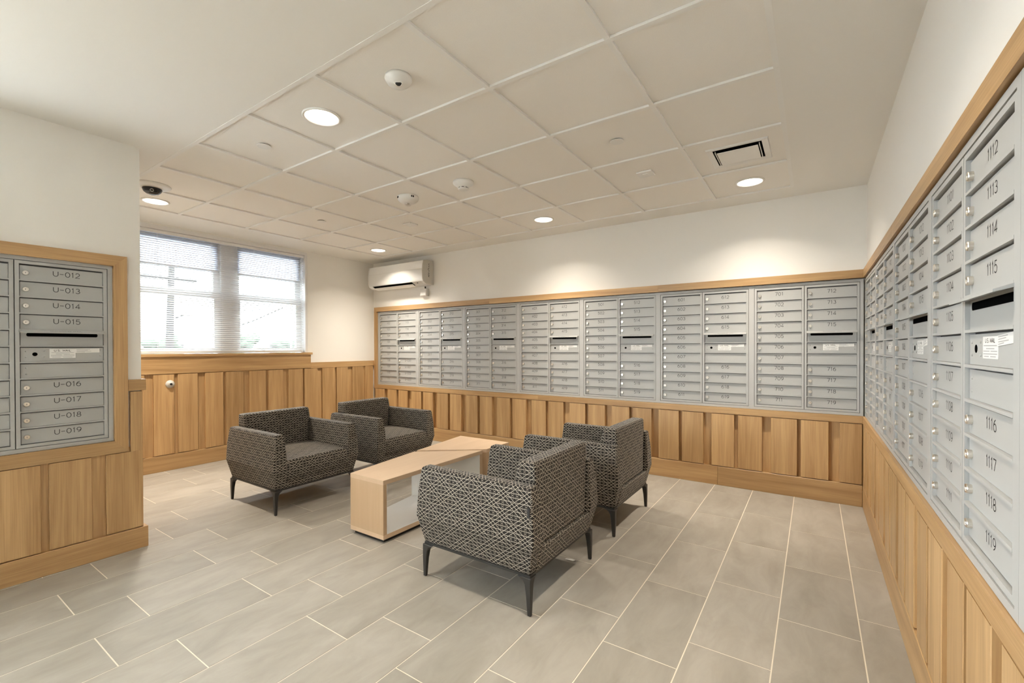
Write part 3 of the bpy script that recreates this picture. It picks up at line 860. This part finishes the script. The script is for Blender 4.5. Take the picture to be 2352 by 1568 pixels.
for (x, y, lab) in ((-2.846, 1.482, 'white sprinkler cover disc in the tile left of the large downlight'),
                    (-1.002, 2.679, 'white sprinkler cover disc left of the square vent'),
                    (-4.063, 2.683, 'small white sprinkler cover disc near the window')):
    r = empty('sprinkler_cover', (x, y, CZ + .011)); tag(r, lab, 'sprinkler', 'concealed sprinkler covers')
    build(MB().lathe([(.030, 0), (.030, -.006)], 24), 'collar', 'lens', r, smooth=False)
    build(MB().lathe([(.040, -.0055), (.041, -.0075), (.040, -.010)], 32), 'cover_disc', 'white_pl', r)
# white sensor dome with a lens looking out of its side
r = empty('ceiling_sensor', (-1.614, 1.470, CZ + .011)); tag(r, 'white domed ceiling sensor with a round dark lens', 'sensor')
build(MB().lathe([(.062, 0), (.063, -.010), (.060, -.018), (.052, -.030), (.036, -.042), (.015, -.047)], 36), 'dome', 'white_pl', r, smooth=True)
dv = Vector((1.3, -1.47, -1.6)).normalized()
q_ = Vector((0, 0, 1)).rotation_difference(dv)
le = build(MB().lathe([(.020, 0), (.020, .005), (.016, .006), (.015, .003)], 24), 'lens_ring', 'chrome', r, loc=(.020, -.018, -.039), smooth=True)
le.rotation_euler = q_.to_euler()
l2 = build(MB().lathe([(.0155, .001), (.0145, .0045), (.008, .007)], 20), 'lens', 'lens', r, loc=(.020, -.018, -.039), smooth=True); l2.rotation_euler = q_.to_euler()
# smoke detector (cone)
r = empty('smoke_detector', (-2.222, 2.674, CZ + .011)); tag(r, 'white cone shaped smoke detector with dark slits', 'smoke detector')
build(MB().lathe([(.078, 0), (.080, -.010), (.077, -.018), (.055, -.034), (.043, -.046)], 36), 'body', 'white_pl', r, smooth=True)
build(MB().lathe([(.038, -.046), (.038, -.052)], 30), 'vent_slit', 'ink', r)
for k in range(8):
    a = k * math.pi / 4 + .2
    build(MB().box(.034, .043, -.006, .006, -.053, -.045), 'rib', 'white_pl', r, rot=(0, 0, a))
build(MB().lathe([(.042, -.052), (.041, -.058), (.030, -.063)], 30), 'cap', 'white_pl', r, smooth=True)
# strobe detector with clear bulb
r = empty('strobe_alarm', (-2.824, 2.673, CZ + .011)); tag(r, 'white domed fire alarm strobe with a clear bulb', 'fire alarm')
build(MB().lathe([(.088, 0), (.090, -.012), (.084, -.030), (.066, -.046), (.040, -.054), (.026, -.055)], 36), 'body', 'white_pl', r, smooth=True)
build(MB().lathe([(.030, -.050), (.030, -.062), (.022, -.074), (.008, -.079)], 24), 'clear_bulb', 'clear', r, smooth=True)
build(MB().box(-.012, .012, -.003, .003, -.070, -.055).box(-.003, .003, -.010, .010, -.066, -.055), 'flash_tube', 'chrome', r)
for a in (-2.05, -1.88, -.42, -.25):
    build(MB().box(.0865, .0905, -.005, .005, -.0235, -.010), 'slot', 'ink', r, rot=(0, 0, a))
# dome camera
r = empty('dome_camera', (-4.262, 1.352, CZ + .011)); tag(r, 'black dome security camera in a white ceiling ring', 'camera')
build(MB().lathe([(.122, 0), (.122, -.006), (.112, -.014), (.085, -.020), (.070, -.022)], 40), 'ceiling_ring', 'white_pl', r, smooth=True)
build(MB().lathe([(.066, -.020), (.064, -.034), (.055, -.052), (.038, -.066), (.015, -.073)], 32), 'dome', 'smoked', r, smooth=True)
build(MB().lathe([(.0685, -.018), (.072, -.026), (.069, -.027)], 32), 'chrome_rim', 'chrome', r, smooth=True)
cv = build(MB().lathe([(.012, 0), (.012, .003), (.009, .003), (.008, .001)], 18), 'lens', 'pump_grey', r, loc=(.049, -.018, -.050), smooth=False)
cv.rotation_euler = Vector((0, 0, 1)).rotation_difference(Vector((.8, -.3, -.6)).normalized()).to_euler()
# square plates
for (x, y, lab) in ((-1.016, 3.297, 'small square white plate on the tile between vent and back wall downlight'), (-3.424, 3.274, 'small square white plate on the tile below the fire alarm strobe')):
    r = empty('ceiling_plate', (x, y, CZ + .011)); tag(r, lab, 'plate', 'square ceiling plates')
    build(MB().box(-.055, .055, -.055, .055, -.012, 0), 'plate', 'white_pl', r, bevel=.003, seg=1)
    build(MB().box(-.018, .018, -.018, .018, -.0140, -.0119), 'indicator', 'grid', r)
# vent
r = empty('air_vent', (-.408, 3.314, CZ + .011)); tag(r, 'square white ceiling air vent with a lowered centre plate', 'vent')
fo, fi = .178, .140
for k in range(4):
    a = k * math.pi / 2
    build(MB().hexa([(-fo, -fo, 0), (fo, -fo, 0), (fi, -fi, 0), (-fi, -fi, 0)], [(-fo + .004, -fo + .004, -.010), (fo - .004, -fo + .004, -.010), (fi, -fi, -.004), (-fi, -fi, -.004)]), 'frame', 'white_pl', r, rot=(0, 0, a))
build(MB().box(-fi, fi, -fi, fi, -.0005, .0005), 'dark_opening', 'void', r)
build(MB().box(-.118, .118, -.112, .112, -.016, -.011), 'centre_plate', 'white_pl', r, bevel=.004, seg=2)
for sx in (-1, 1):
    build(MB().box(sx * .128, sx * .124, -.12, .12, -.012, -.001), 'inner_rail', 'white_pl', r)

# ------------------------------------------------------------------ air conditioner
r = empty('air_conditioner', (-4.785, YB, 2.09)); tag(r, 'white wall mounted split air conditioner in the corner', 'air conditioner')
HW = .545
prof = [(-.002, .005), (-.002, .328), (-.120, .328), (-.196, .312), (-.208, .250), (-.214, .170), (-.208, .075), (-.196, .040), (-.135, .008)]
build(MB().prism(prof, -HW + .012, HW - .012, lambda a, b, c: (c, a, b)), 'body', 'ac_white', r, bevel=.006, seg=2, smooth=True, wn=True)
pp = [(-.004, .002), (-.004, .331), (-.122, .331), (-.199, .314), (-.211, .250), (-.2165, .170), (-.2105, .073), (-.198, .037), (-.135, .004)]
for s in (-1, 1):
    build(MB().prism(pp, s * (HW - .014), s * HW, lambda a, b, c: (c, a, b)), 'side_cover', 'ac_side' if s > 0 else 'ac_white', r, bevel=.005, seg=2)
build(MB().hexa([(-.46, -.196, .034), (.33, -.196, .034), (.33, -.128, .002), (-.46, -.128, .002)], [(-.46, -.198, .037), (.33, -.198, .037), (.33, -.130, .005), (-.46, -.130, .005)]), 'air_outlet', 'void', r)
build(MB().hexa([(-.455, -.172, .012), (.325, -.172, .012), (.325, -.118, -.014), (-.455, -.118, -.014)], [(-.455, -.172, .016), (.325, -.172, .016), (.325, -.118, -.010), (-.455, -.118, -.010)]), 'louvre', 'ac_white', r)
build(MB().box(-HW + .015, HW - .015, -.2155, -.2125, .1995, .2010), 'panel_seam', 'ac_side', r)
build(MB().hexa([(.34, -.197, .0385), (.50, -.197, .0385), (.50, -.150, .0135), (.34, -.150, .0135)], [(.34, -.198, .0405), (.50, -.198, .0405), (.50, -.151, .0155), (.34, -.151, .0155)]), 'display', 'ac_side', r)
build(MB().box(.41, .425, -.180, -.170, .020, .0265), 'sensor', 'ink', r)
mb = MB()
for st_ in ([(-.085, .280), (-.100, .272), (-.090, .262)], [(-.092, .262), (-.090, .246), (-.098, .240), (-.088, .234)], [(-.085, .222), (-.105, .214), (-.108, .196), (-.086, .190)],
            [(-.086, .180), (-.096, .176), (-.090, .168)], [(-.110, .160), (-.085, .150), (-.108, .140), (-.086, .132)], [(-.110, .128), (-.088, .118), (-.110, .108)], [(-.088, .128), (-.098, .104), (-.086, .100)]):
    mb.ribbon(st_, .0055, lambda a, b: (HW + .0008, a, b))
flat(mb, 'marking', 'ink', r)
build(MB().box(HW - .001, HW + .0012, -.045, -.015, .030, .095), 'knockout', 'pump_grey', r)
r = empty('condensate_pump', (-4.385, YB, 2.004)); tag(r, 'small white plastic box on the wall below the air conditioner', 'box')
build(MB().box(-.062, .050, -.055, -.001, -.048, .048), 'cover', 'white_pl', r, bevel=.010, seg=3, smooth=True, wn=True)
build(MB().box(.035, .062, -.042, -.001, -.052, .050), 'side_cap', 'pump_grey', r, bevel=.008, seg=2)
build(MB().tube([(.02, -.03, .045), (.02, -.035, .078)], .010, 8), 'hose', 'ink', r)

# round bumper on the window wall panelling
r = empty('wall_bumper', (XW + .024, 1.866, .884)); tag(r, 'round steel wall bumper with a dark centre on the oak panelling', 'bumper')
fx = lambda x, y, z: (z, x, y)
build(MB().lathe([(.040, 0), (.040, .004), (.034, .012), (.026, .014), (.022, .022)], 32, fn=fx), 'steel_cup', 'pump_grey', r, smooth=True)
build(MB().lathe([(.020, .020), (.018, .030), (.012, .032)], 24, fn=fx), 'ring', 'pump_grey', r, smooth=True)
build(MB().lathe([(.012, .0322), (.011, .034)], 18, fn=fx), 'rubber_centre', 'ink', r)

# paper scrap
mb = MB()
mb.add([(-.03, -.008, .001), (-.005, -.012, .006), (.02, -.004, .002), (.034, .004, .007), (.03, .012, .002), (.004, .006, .007), (-.028, .004, .002),
        (-.03, -.008, .0002), (-.005, -.012, .0045), (.02, -.004, .0006), (.034, .004, .0055), (.03, .012, .0006), (.004, .006, .0055), (-.028, .004, .0006)],
       [(0, 1, 5, 6), (1, 2, 4, 5), (2, 3, 4), (13, 12, 8, 7), (12, 11, 9, 8), (11, 10, 9), (0, 7, 8, 1), (1, 8, 9, 2), (2, 9, 10, 3), (3, 10, 11, 4), (4, 11, 12, 5), (5, 12, 13, 6), (6, 13, 7, 0)])
o = build(mb, 'paper_scrap', 'paper', loc=(-1.181, 2.387, 0)); tag(o, 'tiny crumpled white paper scrap on the floor under the foreground armchair', 'paper')

# ------------------------------------------------------------------ outside the window
g = build(MB().box(-70, XW - .21, -40, 60, -.7, -.5), 'exterior_ground', 'asphalt'); struct(g, 'pale ground outside the window')
pl = empty('utility_pole', (-18, 6.12, -.5)); tag(pl, 'dark wooden utility pole outside the window', 'pole')
build(MB().tube([(0, 0, 0), (0, .07, 3.0), (0, .12, 4.7)], [.14, .11, .09], 10), 'post', 'polewood', pl, smooth=True)
build(MB().box(-.05, .05, -.75, .85, 4.05, 4.17), 'crossarm', 'polewood', pl)
for yy in (-.6, -.2, .3, .7): build(MB().lathe([(.05, 0), (.06, .06), (.03, .14)], 10, (0, yy, 4.17)), 'insulator', 'conc', pl)
sl_ = empty('street_lamp', (-18, 6.20, 2.28)); tag(sl_, 'street lamp with a round head on a short arm of the pole', 'lamp')
build(MB().tube([(.1, .1, 0), (.1, .3, .10), (.1, .48, .17)], .025, 8), 'arm', 'polewood', sl_)
build(MB().lathe([(.06, .12), (.14, .06), (.16, 0), (.10, -.08)], 16, (.1, .52, .17)), 'head', 'conc', sl_, smooth=True)
wi = build(MB().tube([(-18, 8.0, 1.95), (-18, 8.9, 2.30), (-18, 10.1, 2.90)], .022, 6), 'overhead_wire', 'polewood'); tag(wi, 'dark overhead wire slanting up outside the right sash', 'wire')
sg = empty('flood_lamp', (-18, 10.35, -.5)); tag(sg, 'dark flood lamp on a thin mast outside the right sash', 'lamp')
build(MB().box(-.1, .1, -.32, .12, 4.88, 5.02), 'head', 'polewood', sg)
build(MB().tube([(0, .1, 0), (0, .1, 4.9)], .03, 8), 'mast', 'conc_lt', sg)
fb = empty('far_building', (-40, 16, -.5)); tag(fb, 'long pale low building far outside the window', 'building')
build(MB().box(-3, 0, -22, 22, 0, 2.6), 'wall', 'facade', fb); build(MB().box(-3.2, .2, -22.2, 22.2, 2.6, 2.85), 'roof_edge', 'conc_lt', fb)
for k in range(10): build(MB().box(0, .05, -20 + k * 4.2, -18.2 + k * 4.2, .9, 2.1), 'window', 'lens', fb)
random.seed(11)
tl = ['low bushy tree outside behind the utility pole', 'low bushy tree outside between pole and wire', 'low bushy tree outside below the wire', 'low bushy tree outside at the right sash', 'low bushy tree outside nearest the window edge']
for k, (yy, hh) in enumerate(((6.9, 1.9), (8.6, 2.2), (12.2, 2.3), (14.6, 2.1), (16.6, 2.3))):
    t = empty('low_tree', (-26, yy, -.5)); tag(t, tl[k], 'tree', 'low trees outside the window')
    build(MB().tube([(0, 0, 0), (0, .02, hh * .6)], [.08, .05], 8), 'trunk', 'polewood', t)
    mb = MB()
    for q in range(26):
        a = random.uniform(0, 6.28); rr = random.uniform(.05, .75); zz = hh * random.uniform(.55, 1.0); s_ = random.uniform(.16, .32)
        mb.lathe([(s_ * .3, -s_ * .9), (s_ * .85, -s_ * .4), (s_, .0), (s_ * .8, s_ * .5), (s_ * .25, s_ * .9)], 8, (rr * math.cos(a), rr * math.sin(a), zz))
    build(mb, 'crown', 'leaf', t, smooth=False)
